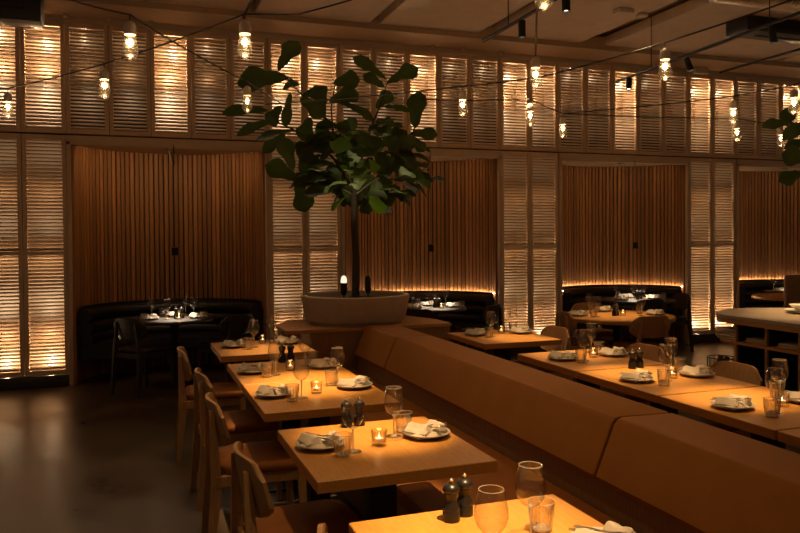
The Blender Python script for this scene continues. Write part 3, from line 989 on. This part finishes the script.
setting(CS + tn['T0'], (.79, 6.27), (.885, 6.11), (.945, 6.2), 0)
setting(BS + tn['T0'], (1.25, 6.30), (1.20, 6.47), (1.145, 6.52), .3)
tealight(1.05, 6.41, tn['T0'])
setting(BS + tn['R1'], (2.94, 6.15), (2.995, 5.98), (3.035, 6.03), .2)
setting(FS + tn['R1'], (3.40, 6.13), (3.40, 6.29), (3.36, 6.35), 0)
tealight(3.23, 6.20, tn['R1'])
setting(BS + tn['R2'], (2.94, 4.69), (3.0, 4.545), (3.06, 4.60), .2)
setting(FS + tn['R2'], (3.39, 4.71), (3.345, 4.83), (3.335, 4.91), 0)
tealight(3.215, 4.71, tn['R2'])
mills((3.18, 4.205), (3.245, 4.215), tn['R3'])
setting(BS + tn['R3'], (2.93, 3.83), (3.0, 3.665), (3.10, 3.77), .2)
setting(FS + tn['R3'], (3.39, 3.83), (3.385, 3.985), (3.33, 4.00), 0)
tealight(3.195, 3.83, tn['R3'])
setting(BS + tn['R4'], (2.93, 3.05), (2.965, 2.83), (3.05, 2.89), .2)
setting(FS + tn['R4'], (3.39, 3.02), (3.335, 3.15), (3.29, 3.09), 0)
tealight(3.2, 2.99, tn['R4'], glow=0)
# large round oak table
rt = 'the large round oak table'
setting('the shutter side of ' + rt, (4.72, 7.20), (4.80, 7.03), (4.87, 7.06), .3)
setting('the counter side of ' + rt, (5.57, 6.95), (5.47, 7.1), (5.36, 6.93), .3)
setting('the far side of ' + rt, (5.28, 7.52), (5.13, 7.45), (5.0, 7.40), .3)
mills((5.10, 7.06), (5.15, 7.09), rt); tealight(5.19, 7.03, rt)
# alcove tables
for k, (x, y, r) in enumerate(BT):
    al = f'the {AWORD[k]} alcove table'
    setting('the left end of ' + al, (x - .27, y - .02), (x - .33, y - .2), (x - .24, y + .14), .2)
    if k < 3:
        setting('the right end of ' + al, (x + .26, y - .04), (x + .30, y - .2), (x + .22, y + .12), .2)
        setting('the back of ' + al, (x + .02, y + .27), (x - .12, y + .27), (x + .14, y + .28), .2, cutlery=False)
        spawn(WINE, USED, (x - .08, y - .05, ZT), 0, f'stemmed wine glass in the middle of {al}', 'wine glasses', 'wine glass')
        mills((x + .02, y + .0), (x + .08, y + .02), al)
    tealight(x + .04, y - .16, al, glow=.15)

# ------------------------------------------------------------------ alcove pendants
for k, (px, py) in enumerate([(.475, 9.0), (3.69, 9.05), (6.90, 9.05), (10.1, 9.05)]):
    xc = ALC[k][0]
    t = empty('pendant_lamp', (px, py, 1.46), 0, f'small black pendant lamp on a thin cord over the {AWORD[k]} alcove table', 'pendant lamp', 'alcove pendants')
    m = MB(); m.lathe([(.034, 0), (.036, .004), (.036, .085), (.03, .09), (.004, .092)], 20, close_bottom=False, close_top=True); m.build('shade', 'black_metal', t)
    cz = Z_OPEN + .003 - 1.46; cy = 9.36 - py
    m = MB(); m.tube([(0, 0, .09), (0, 0, .7), (0, .0, 1.0), (.0, .004, cz - .02), (.0, .0, cz - .004)], .0035, 6)
    m.tube([(.0, .0, cz - .006), (.02, .1, cz - .13), (.02, .17, cz - .22), (-.03, .26, cz - .12), (-.03, cy, cz - .01)], .003, 6); m.build('cord', 'cable_black', t)
    m = MB(); m.lathe([(.05, cz - .02), (.05, cz - .001)], 24, c=(-.02, cy, 0), close_top=True)
    m.build('ceiling_rose', 'black_metal', t)
    bx, by, br_ = BT[k]
    light('SPOT', 'pendant_beam', (px, py - .02, 1.45), [190, 170, 190, 140][k], NEUT, spot_size=radians(50), spot_blend=.9, shadow_soft_size=.025, aim=(bx, by - .02, .75))

# ------------------------------------------------------------------ stone-topped shelf counter
def mk_counter():
    t = empty('shelf_counter', (5.84, 4.40, 0), 0, 'rounded service counter with a pale stone top over open oak shelves', 'counter')
    def stadium(hw, y0, yc, n=24, k=.75):
        pts = [(-hw, y0), (hw, y0)]
        for i in range(n + 1):
            a = pi * i / n; pts.append((hw * cos(a), yc + hw * k * sin(a)))
        return pts
    m = MB(); m.prism(stadium(.62, -2.0, 1.10), .866, .90); m.build('stone_top', 'stone_top', t, smooth=30)
    m = MB(); m.prism(stadium(.615, -2.0, 1.10), .825, .862); m.build('top_board', 'oak_counter', t, smooth=30)
    m = MB(); m.prism(stadium(.58, -2.0, 1.10), .635, .66); m.build('shelf', 'oak_counter', t, smooth=30)
    m = MB(); m.prism(stadium(.58, -2.0, 1.10), .05, .10); m.build('shelf', 'oak_counter', t, smooth=30)
    for y in (1.04, .69, .34, -.01, -.40, -.9, -1.4, -1.95):
        m = MB(); m.box((-.25, y, .46), (.60, .018, .72)); d = m.build('divider', 'dark_wood', t, smooth=0)  # dark sides: shade inside the open compartments is put into the colour
        m = MB(); m.box((-.57, y, .46), (.022, .022, .73)); m.build('edge_strip', 'oak_counter', d, smooth=0)
    m = MB(); m.box((.04, -.58, .46), (.02, 2.8, .72)); m.box((.3, .85, .46), (.54, .02, .72)); m.build('back_panel', 'dark_wood', t, smooth=0)
mk_counter()
def linen_stack(x, y, z, n, label, w=.16, l=.24):
    for i in range(n):
        m = MB(); m.box((0, 0, .011), (w, l, .020), .007)
        o = m.build('folded_napkin', 'linen', loc=(x + rnd.uniform(-.008, .008), y + rnd.uniform(-.008, .008), z + i * .0205))
        o.rotation_euler = (0, 0, rnd.uniform(-.08, .08))
        tag(o, f'folded linen napkin, {["bottom", "second", "third", "fourth", "top"][i if i < n - 1 else 4]} of the stack {label}', 'napkin', 'folded napkin stacks')
linen_stack(5.37, 5.60, .66, 5, 'at the rounded end of the counter shelf')
linen_stack(5.40, 5.26, .66, 2, 'in the first open compartment of the counter')
linen_stack(5.40, 4.90, .66, 2, 'in the second open compartment of the counter')
def tray(x, y, z, label):
    t = MB()
    t.box((0, 0, .006), (.40, .30, .012), .003)
    for s in (-1, 1):
        t.box((s * .195, 0, .04), (.012, .30, .07), .003); t.box((0, s * .145, .04), (.40, .012, .07), .003)
    tag(t.build('serving_tray', 'black_plastic', loc=(x, y, z)), label, 'tray')
tray(5.50, 5.265, .46 - .36, 'black deep tray on the lower shelf of the counter, farther one')
tray(5.50, 4.915, .46 - .36, 'black deep tray on the lower shelf of the counter, nearer one')
# white crockery at the counter's right end
for i in range(3):
    m = MB(); m.lathe([(.06, 0), (.07, .003), (.145, .016), (.15, .019), (.145, .019), (.07, .008), (.01, .007)], 36, close_top=True)
    tag(m.build('white_plate', 'white_china', loc=(5.98, 5.36, .9005 + .0075 * i)), f'white plate on the stone counter, {["bottom", "middle", "top"][i]} of its stack', 'plate', 'white counter plates')
m = MB(); m.lathe([(.04, 0), (.045, .004), (.09, .04), (.11, .06), (.105, .06), (.085, .041), (.04, .012), (.01, .011)], 36, close_top=True)
tag(m.build('white_bowl', 'white_china', loc=(5.98, 5.36, .9235)), 'white bowl on top of the plates at the end of the stone counter', 'bowl')
def basket():
    t = empty('wire_basket', (6.2, 6.62, 0), 0, 'black wire basket of logs on the floor behind the rounded counter end', 'basket')
    m = MB(); R = .15
    for z in (.02, .14, .28):
        m.tube([(R * cos(2 * pi * i / 28), R * sin(2 * pi * i / 28), z) for i in range(29)], .005, 6, cap=False)
    for i in range(14):
        a = 2 * pi * i / 14; m.cyl((R * cos(a), R * sin(a), .015), (R * cos(a), R * sin(a), .28), .003, n=6)
    m.lathe([(R, .012), (R, .018)], 28, close_top=True)
    m.build('wire_frame', 'black_metal', t)
    for i, (x, y, a) in enumerate([(-.04, .0, .3), (.05, .03, -.5), (0, -.05, .9)]):
        m = MB(); m.cyl((-.05 * cos(a), -.05 * sin(a), .022), (.05 * cos(a), .05 * sin(a), .30 - .02 * i), .032, .03, n=10)
        o = m.build('log', 'bark', loc=(6.2 + x, 6.62 + y, 0)); tag(o, f'split log standing in the black wire basket, {["tallest", "middle", "shortest"][i]} of the three', 'log', 'basket logs')
basket()
def high_seat():
    t = empty('upholstered_armchair', (8.87, 8.03, 0), radians(70), 'brown upholstered high-backed chair at the right edge beyond the counter', 'chair')
    m = MB(); m.box((-.26, 0, .80), (.12, .62, .58), .05, seg=4); m.build('backrest', 'brown_upholstery', t)
    m = MB(); m.box((0, 0, .42), (.56, .58, .14), .04, seg=4); m.build('seat', 'brown_upholstery', t)
    for sx in (-.24, .22):
        for sy in (-.24, .24):
            m = MB(); m.bar((sx, sy, 0), (sx, sy, .36), .028, .04); m.build('leg', 'dark_wood', t)
high_seat()

# ------------------------------------------------------------------ festoon lighting
def bulb_proto():
    t = empty('festoon_bulb')
    m = MB(); m.lathe([(.030, 0), (.032, .003), (.032, .045), (.026, .062), (.012, .074), (.005, .078)], 24, close_top=True); m.build('socket', 'socket_ceramic', t)
    m = MB(); m.lathe([(.028, 0), (.030, -.02), (.038, -.06), (.0415, -.085), (.0385, -.108), (.026, -.124), (.010, -.131), (.009, -.14), (.002, -.142)], 24, close_bottom=False, close_top=True)
    m.build('glass_bulb', 'bulb_glass', t)
    m = MB()
    for k in range(6):
        a = 2 * pi * k / 6
        m.tube([(.004 * cos(a), .004 * sin(a), -.022), (.0085 * cos(a + .3), .0085 * sin(a + .3), -.040), (.005 * cos(a + .6), .005 * sin(a + .6), -.062)], .0017, 5)
    m.build('filament', 'filament', t)
    m = MB(); m.cyl((0, 0, .076), (0, 0, .115), .0035, n=8); m.build('hook', 'cable_black', t)
    return t
BULB = bulb_proto()
BP = [(.01, 4.35, 'third bulb from the left, the large near one'), (-.16, 5.62, 'second bulb from the left'), (-.92, 6.76, 'bulb farthest left'),
      (.60, 4.14, 'large near bulb left of the fig tree'), (.87, 5.91, 'dimmer bulb behind the fig leaves'), (2.56, 5.57, 'first bulb right of the fig tree'),
      (2.54, 4.37, 'upper of the two close together at mid ceiling'), (3.38, 5.91, 'lower of the two close together at mid ceiling'), (4.08, 6.49, 'small far bulb over the third alcove'),
      (1.70, 2.85, 'bulb cut by the top edge'), (3.21, 3.91, 'large near bulb right of centre'), (5.03, 5.23, 'upper of the close pair on the right'),
      (6.02, 6.21, 'lower of the close pair on the right'), (5.12, 4.67, 'bulb among fig leaves at the right edge'), (6.89, 6.46, 'small far bulb under the right fig branch')]
for i, (x, y, l) in enumerate(BP):
    spawn(BULB, USED, (x, y, 2.765), 0, 'festoon bulb with pale socket, ' + l, 'festoon bulbs', 'bulb')
    light('POINT', 'bulb_glow', (x, y, 2.73), .25 if i == 4 else 2.2, (1, .58, .24), shadow_soft_size=.02)
def cable(pts, label, sag=.05, r=.0055, mat='cable_black'):
    out = []
    for (a, b) in zip(pts[:-1], pts[1:]):
        a = Vector(a); b = Vector(b)
        for i in range(10):
            u = i / 10
            p = a.lerp(b, u); p.z -= sag * (b - a).length * .35 * 4 * u * (1 - u) * .35
            out.append(p)
    out.append(Vector(pts[-1]))
    m = MB(); m.tube(out, r, 6)
    tag(m.build('light_cable', mat), label, 'cable', 'festoon cables')
H1 = 2.875
cable([(-.75, 6.3, 3.6), (-.34, 5.29, 3.2), (.01, 4.35, H1), (.51, 5.4, 2.90), (.87, 5.91, H1), (1.18, 6.63, 2.9), (1.9, 8.9, 3.2)], 'black festoon cable falling from the top left past the large near bulb')
cable([(-2.2, 7.9, 3.1), (-.92, 6.76, H1), (-.16, 5.62, H1), (.60, 4.14, H1), (.96, 4.39, 2.98), (1.28, 4.41, 3.1), (1.9, 4.4, 3.4)], 'black festoon cable linking the left bulbs up across the fig tree')
cable([(1.2, 7.0, 2.9), (2.56, 5.57, H1), (2.9, 4.9, 2.84), (3.21, 3.91, H1), (3.6, 3.2, 3.0), (3.9, 2.4, 3.15)], 'black festoon cable from the fig tree to the large near right bulb')
cable([(1.7, 2.85, H1), (2.0, 3.4, 3.2), (2.54, 4.37, H1)], 'brown twisted flex down to the upper mid-ceiling bulb', mat='cable_brown', r=.007)
cable([(2.6, 6.6, 2.95), (3.38, 5.91, H1), (4.08, 6.49, H1), (5.03, 5.23, H1), (5.12, 4.67, H1), (5.2, 3.8, 2.95)], 'black festoon cable across the upper shutters on the right')
cable([(4.08, 6.49, H1), (6.02, 6.21, H1), (6.89, 6.46, H1), (8.4, 6.7, 2.95)], 'black festoon cable below it toward the right fig branch')
# ------------------------------------------------------------------ track lights and ceiling kit
def track(p0, p1, label, rods=()):
    t = empty('light_track', p0, 0, label, 'track', 'lighting tracks')
    d = Vector(p1) - Vector(p0); ang = math.atan2(d.y, d.x)
    m = MB(); m.box((d.length / 2, 0, 0), (d.length, .024, .028), .003, Matrix.Rotation(ang, 4, 'Z')); m.build('rail', 'black_metal', t)
    for u in rods:
        q = d * u
        m = MB(); m.cyl((q.x, q.y, .015), (q.x, q.y, CEIL - p0[2]), .005, n=8); m.build('rod', 'black_metal', t)
def track_spot(x, y, z, aim, label, energy, size=34, lit=True, L=.15, r=.033, col=WARM2):
    t = empty('track_spotlight', (x, y, z), 0, label, 'spotlight', 'track spotlights')
    d = (Vector(aim) - Vector((x, y, z - .06))).normalized()
    m = MB(); m.cyl((0, 0, -.018), (0, 0, -.06), .009, n=8); m.build('bracket', 'black_metal', t)
    R = d.to_track_quat('-Z', 'Y').to_matrix().to_4x4()
    M = Matrix.Translation((0, 0, -.075)) @ R
    m = MB(); m.lathe([(r * .9, .05), (r, .045), (r, -L + .05), (r * .86, -L + .05), (r * .8, -L + .07)], 24, mat=M); m.build('barrel', 'black_metal', t)
    m = MB(); m.lathe([(r * .80, -L + .068), (.002, -L + .067)], 24, mat=M, close_bottom=False, close_top=True); m.build('lens', 'spot_lens', t)
    if energy:
        p = Vector((x, y, z - .075)) + d * (L - .04)
        light('SPOT', 'track_beam', p, energy, col, spot_size=radians(size), spot_blend=1.0, shadow_soft_size=.03, aim=Vector(aim))
        light('SPOT', 'track_fill', p, energy * .05, col, spot_size=radians(62), spot_blend=1.0, shadow_soft_size=.03, aim=Vector(aim))  # wide weak fill added at the same head, lifts chairs and floor
track((3.33, 6.75, 3.6), (3.28, 2.6, 3.6), 'black lighting track above the right row of tables', (.13, .6))
track((5.82, 8.05, 3.6), (5.45, 3.6, 3.6), 'long black lighting track rising to the top right corner', (.18, .6))
track((1.22, 8.55, 4.14), (1.22, 1.0, 4.14), 'black lighting track above the left row of tables', ())
track((8.4, 9.0, 4.1), (8.3, 5.2, 4.1), 'upper black track near the right end of the shutters', ())
K = 1.0
track_spot(3.31, 5.93, 3.6, (3.30, 5.86, .75), 'black cylinder spot on the right-row track, lower middle one', 525 * K, 20)
track_spot(3.27, 5.15, 3.6, (3.17, 4.92, .75), 'black cylinder spot on the right-row track, cut by the top edge', 525 * K, 19)
track_spot(3.26, 4.1, 3.6, (3.08, 4.02, .75), 'black cylinder spot on the right-row track, over the third table', 800 * K, 19)
track_spot(3.26, 3.3, 3.6, (3.12, 3.25, .75), 'black cylinder spot on the right-row track, over the fourth table', 800 * K, 19)
track_spot(1.19, 6.93, 4.13, (1.06, 5.98, .75), 'black cylinder spot at the top left, over the farthest left table', 682 * K, 15)
track_spot(1.22, 4.7, 4.13, (1.02, 4.52, .75), 'black cylinder spot on the left-row track, over the joined tables', 1462 * K, 19)
track_spot(1.22, 3.5, 4.13, (1.06, 3.27, .75), 'black cylinder spot on the left-row track, over the second nearest table', 1300 * K, 16)
track_spot(1.22, 1.3, 4.13, (.98, 2.08, .75), 'black cylinder spot on the left-row track, over the nearest table', 1625 * K, 19)
track_spot(5.76, 7.67, 3.6, (5.15, 7.1, .75), 'black cylinder spot at the far low end of the long track', 430 * K, 26)
track_spot(5.72, 6.60, 3.6, (6.25, 5.75, .9), 'black tilted spot in the middle of the long track', 380 * K, 26)
track_spot(5.62, 5.37, 3.6, (5.9, 5.15, .9), 'black tilted spot nearest the top right corner', 330 * K, 34)
light('SPOT', 'uplight_beam', (1.94, 6.98, 1.31), 48, (1, .84, .42), spot_size=radians(78), spot_blend=.6, shadow_soft_size=.03, aim=(2.12, 6.66, 2.5))

def ceiling_kit():
    def hung(name, x, y, z, w, d, h, label):
        t = empty(name, (x, y, z), 0, label, 'air conditioner', 'black ceiling units')
        m = MB(); m.box((0, 0, h / 2), (w, d, h), .015); m.build('casing', 'black_plastic', t)
        m = MB()
        for i in range(5): m.box((0, -d / 2 - .003, h * (.25 + .12 * i)), (w * .8, .012, .012))
        m.build('grille', 'black_metal', t, smooth=0)
        m = MB(); m.box((-w * .1, 0, -.003), (w * .5, .05, .008)); m.build('vent_slot', 'recess_black', t, smooth=0)
    hung('ceiling_unit', -1.48, 8.06, 3.735, 1.4, .3, .46, 'black air unit hanging at the top left corner')
    hung('ceiling_unit', 7.72, 6.97, 4.025, 1.95, .34, .18, 'black air unit recessed at the top right behind the duct')
    m = MB(); pts = []; rs = []
    for i in range(120):
        x = 5.3 + 3.0 * i / 119; pts.append((x, 5.75, 4.03 + .0 * x)); rs.append(.135 + .008 * (1 if i % 2 else -1))
    m.tube(pts, rs, 20); tag(m.build('ventilation_duct', 'galvanised', smooth=20), 'ribbed silver ventilation duct crossing the top right corner', 'duct')
    m = MB(); m.lathe([(.055, 0), (.07, .012), (.07, .03), (.05, .05)], 24, close_top=True)
    tag(m.build('smoke_detector', 'white_plastic', loc=(5.56, 7.17, 4.15)), 'round white smoke detector on the ceiling, upper right', 'smoke detector')
    m = MB(); m.box((0, 0, .02), (.2, .13, .05), .008)
    tag(m.build('emergency_light', 'white_plastic', loc=(5.26, 7.1, 4.155)), 'flat white emergency light box beside the round smoke detector', 'emergency light')
    m = MB(); m.box((0, 0, .0), (.26, .1, .09), .02)
    tag(m.build('wireless_access_point', 'white_plastic', loc=(8.0, 8.97, 4.09)), 'pale box on the cornice at the right end of the shutters', 'box')
    for i, (x, y, l) in enumerate([(-.64, 9.0, 'at the far left'), (-.2, 9.0, 'second from the left'), (.25, 9.0, 'left of the fig tree'), (3.72, 9.0, 'right of the fig tree'), (4.15, 9.0, 'fifth along'), (4.7, 9.0, 'sixth along'), (7.35, 9.0, 'last on the right')]):
        t = empty('hanger_rod', (x, y, 4.10), 0, f'thin hanger rod at the ceiling cornice, {l}', 'rod', 'cornice hanger rods')
        m = MB(); m.cyl((0, 0, 0), (0, 0, .15), .008, n=8); m.build('rod', 'trim_paint', t)
        m = MB(); m.box((0, 0, .02), (.05, .04, .05), .006); m.build('clamp', 'trim_paint', t)
ceiling_kit()

# ------------------------------------------------------------------ world, camera, colour
w = bpy.data.worlds.new('room_dusk'); scene.world = w; w.use_nodes = True
bg = w.node_tree.nodes['Background']
bg.inputs[0].default_value = (1, .60, .33, 1); bg.inputs[1].default_value = .09

cam = bpy.data.cameras.new('camera'); co = bpy.data.objects.new('camera', cam); COL.objects.link(co)
f, pitch, yaw, roll, sy = 746.293, 1.8202e-2, .345829, -7.3338e-3, -15.746
cam.sensor_fit = 'HORIZONTAL'; cam.sensor_width = 36; cam.lens = f * 36 / 800
cam.shift_y = sy / 800
F = Vector((sin(yaw) * cos(pitch), cos(yaw) * cos(pitch), -sin(pitch))); R0 = Vector((cos(yaw), -sin(yaw), 0)); U0 = R0.cross(F)
R = R0 * cos(roll) + U0 * sin(roll); U = -R0 * sin(roll) + U0 * cos(roll)
co.matrix_world = Matrix(((R.x, U.x, -F.x, 0), (R.y, U.y, -F.y, 0), (R.z, U.z, -F.z, CAM_H), (0, 0, 0, 1)))
cam.clip_end = 100; cam.clip_start = .05
scene.camera = co
scene.view_settings.view_transform = 'Standard'
scene.view_settings.look = 'None'
scene.view_settings.exposure = 0
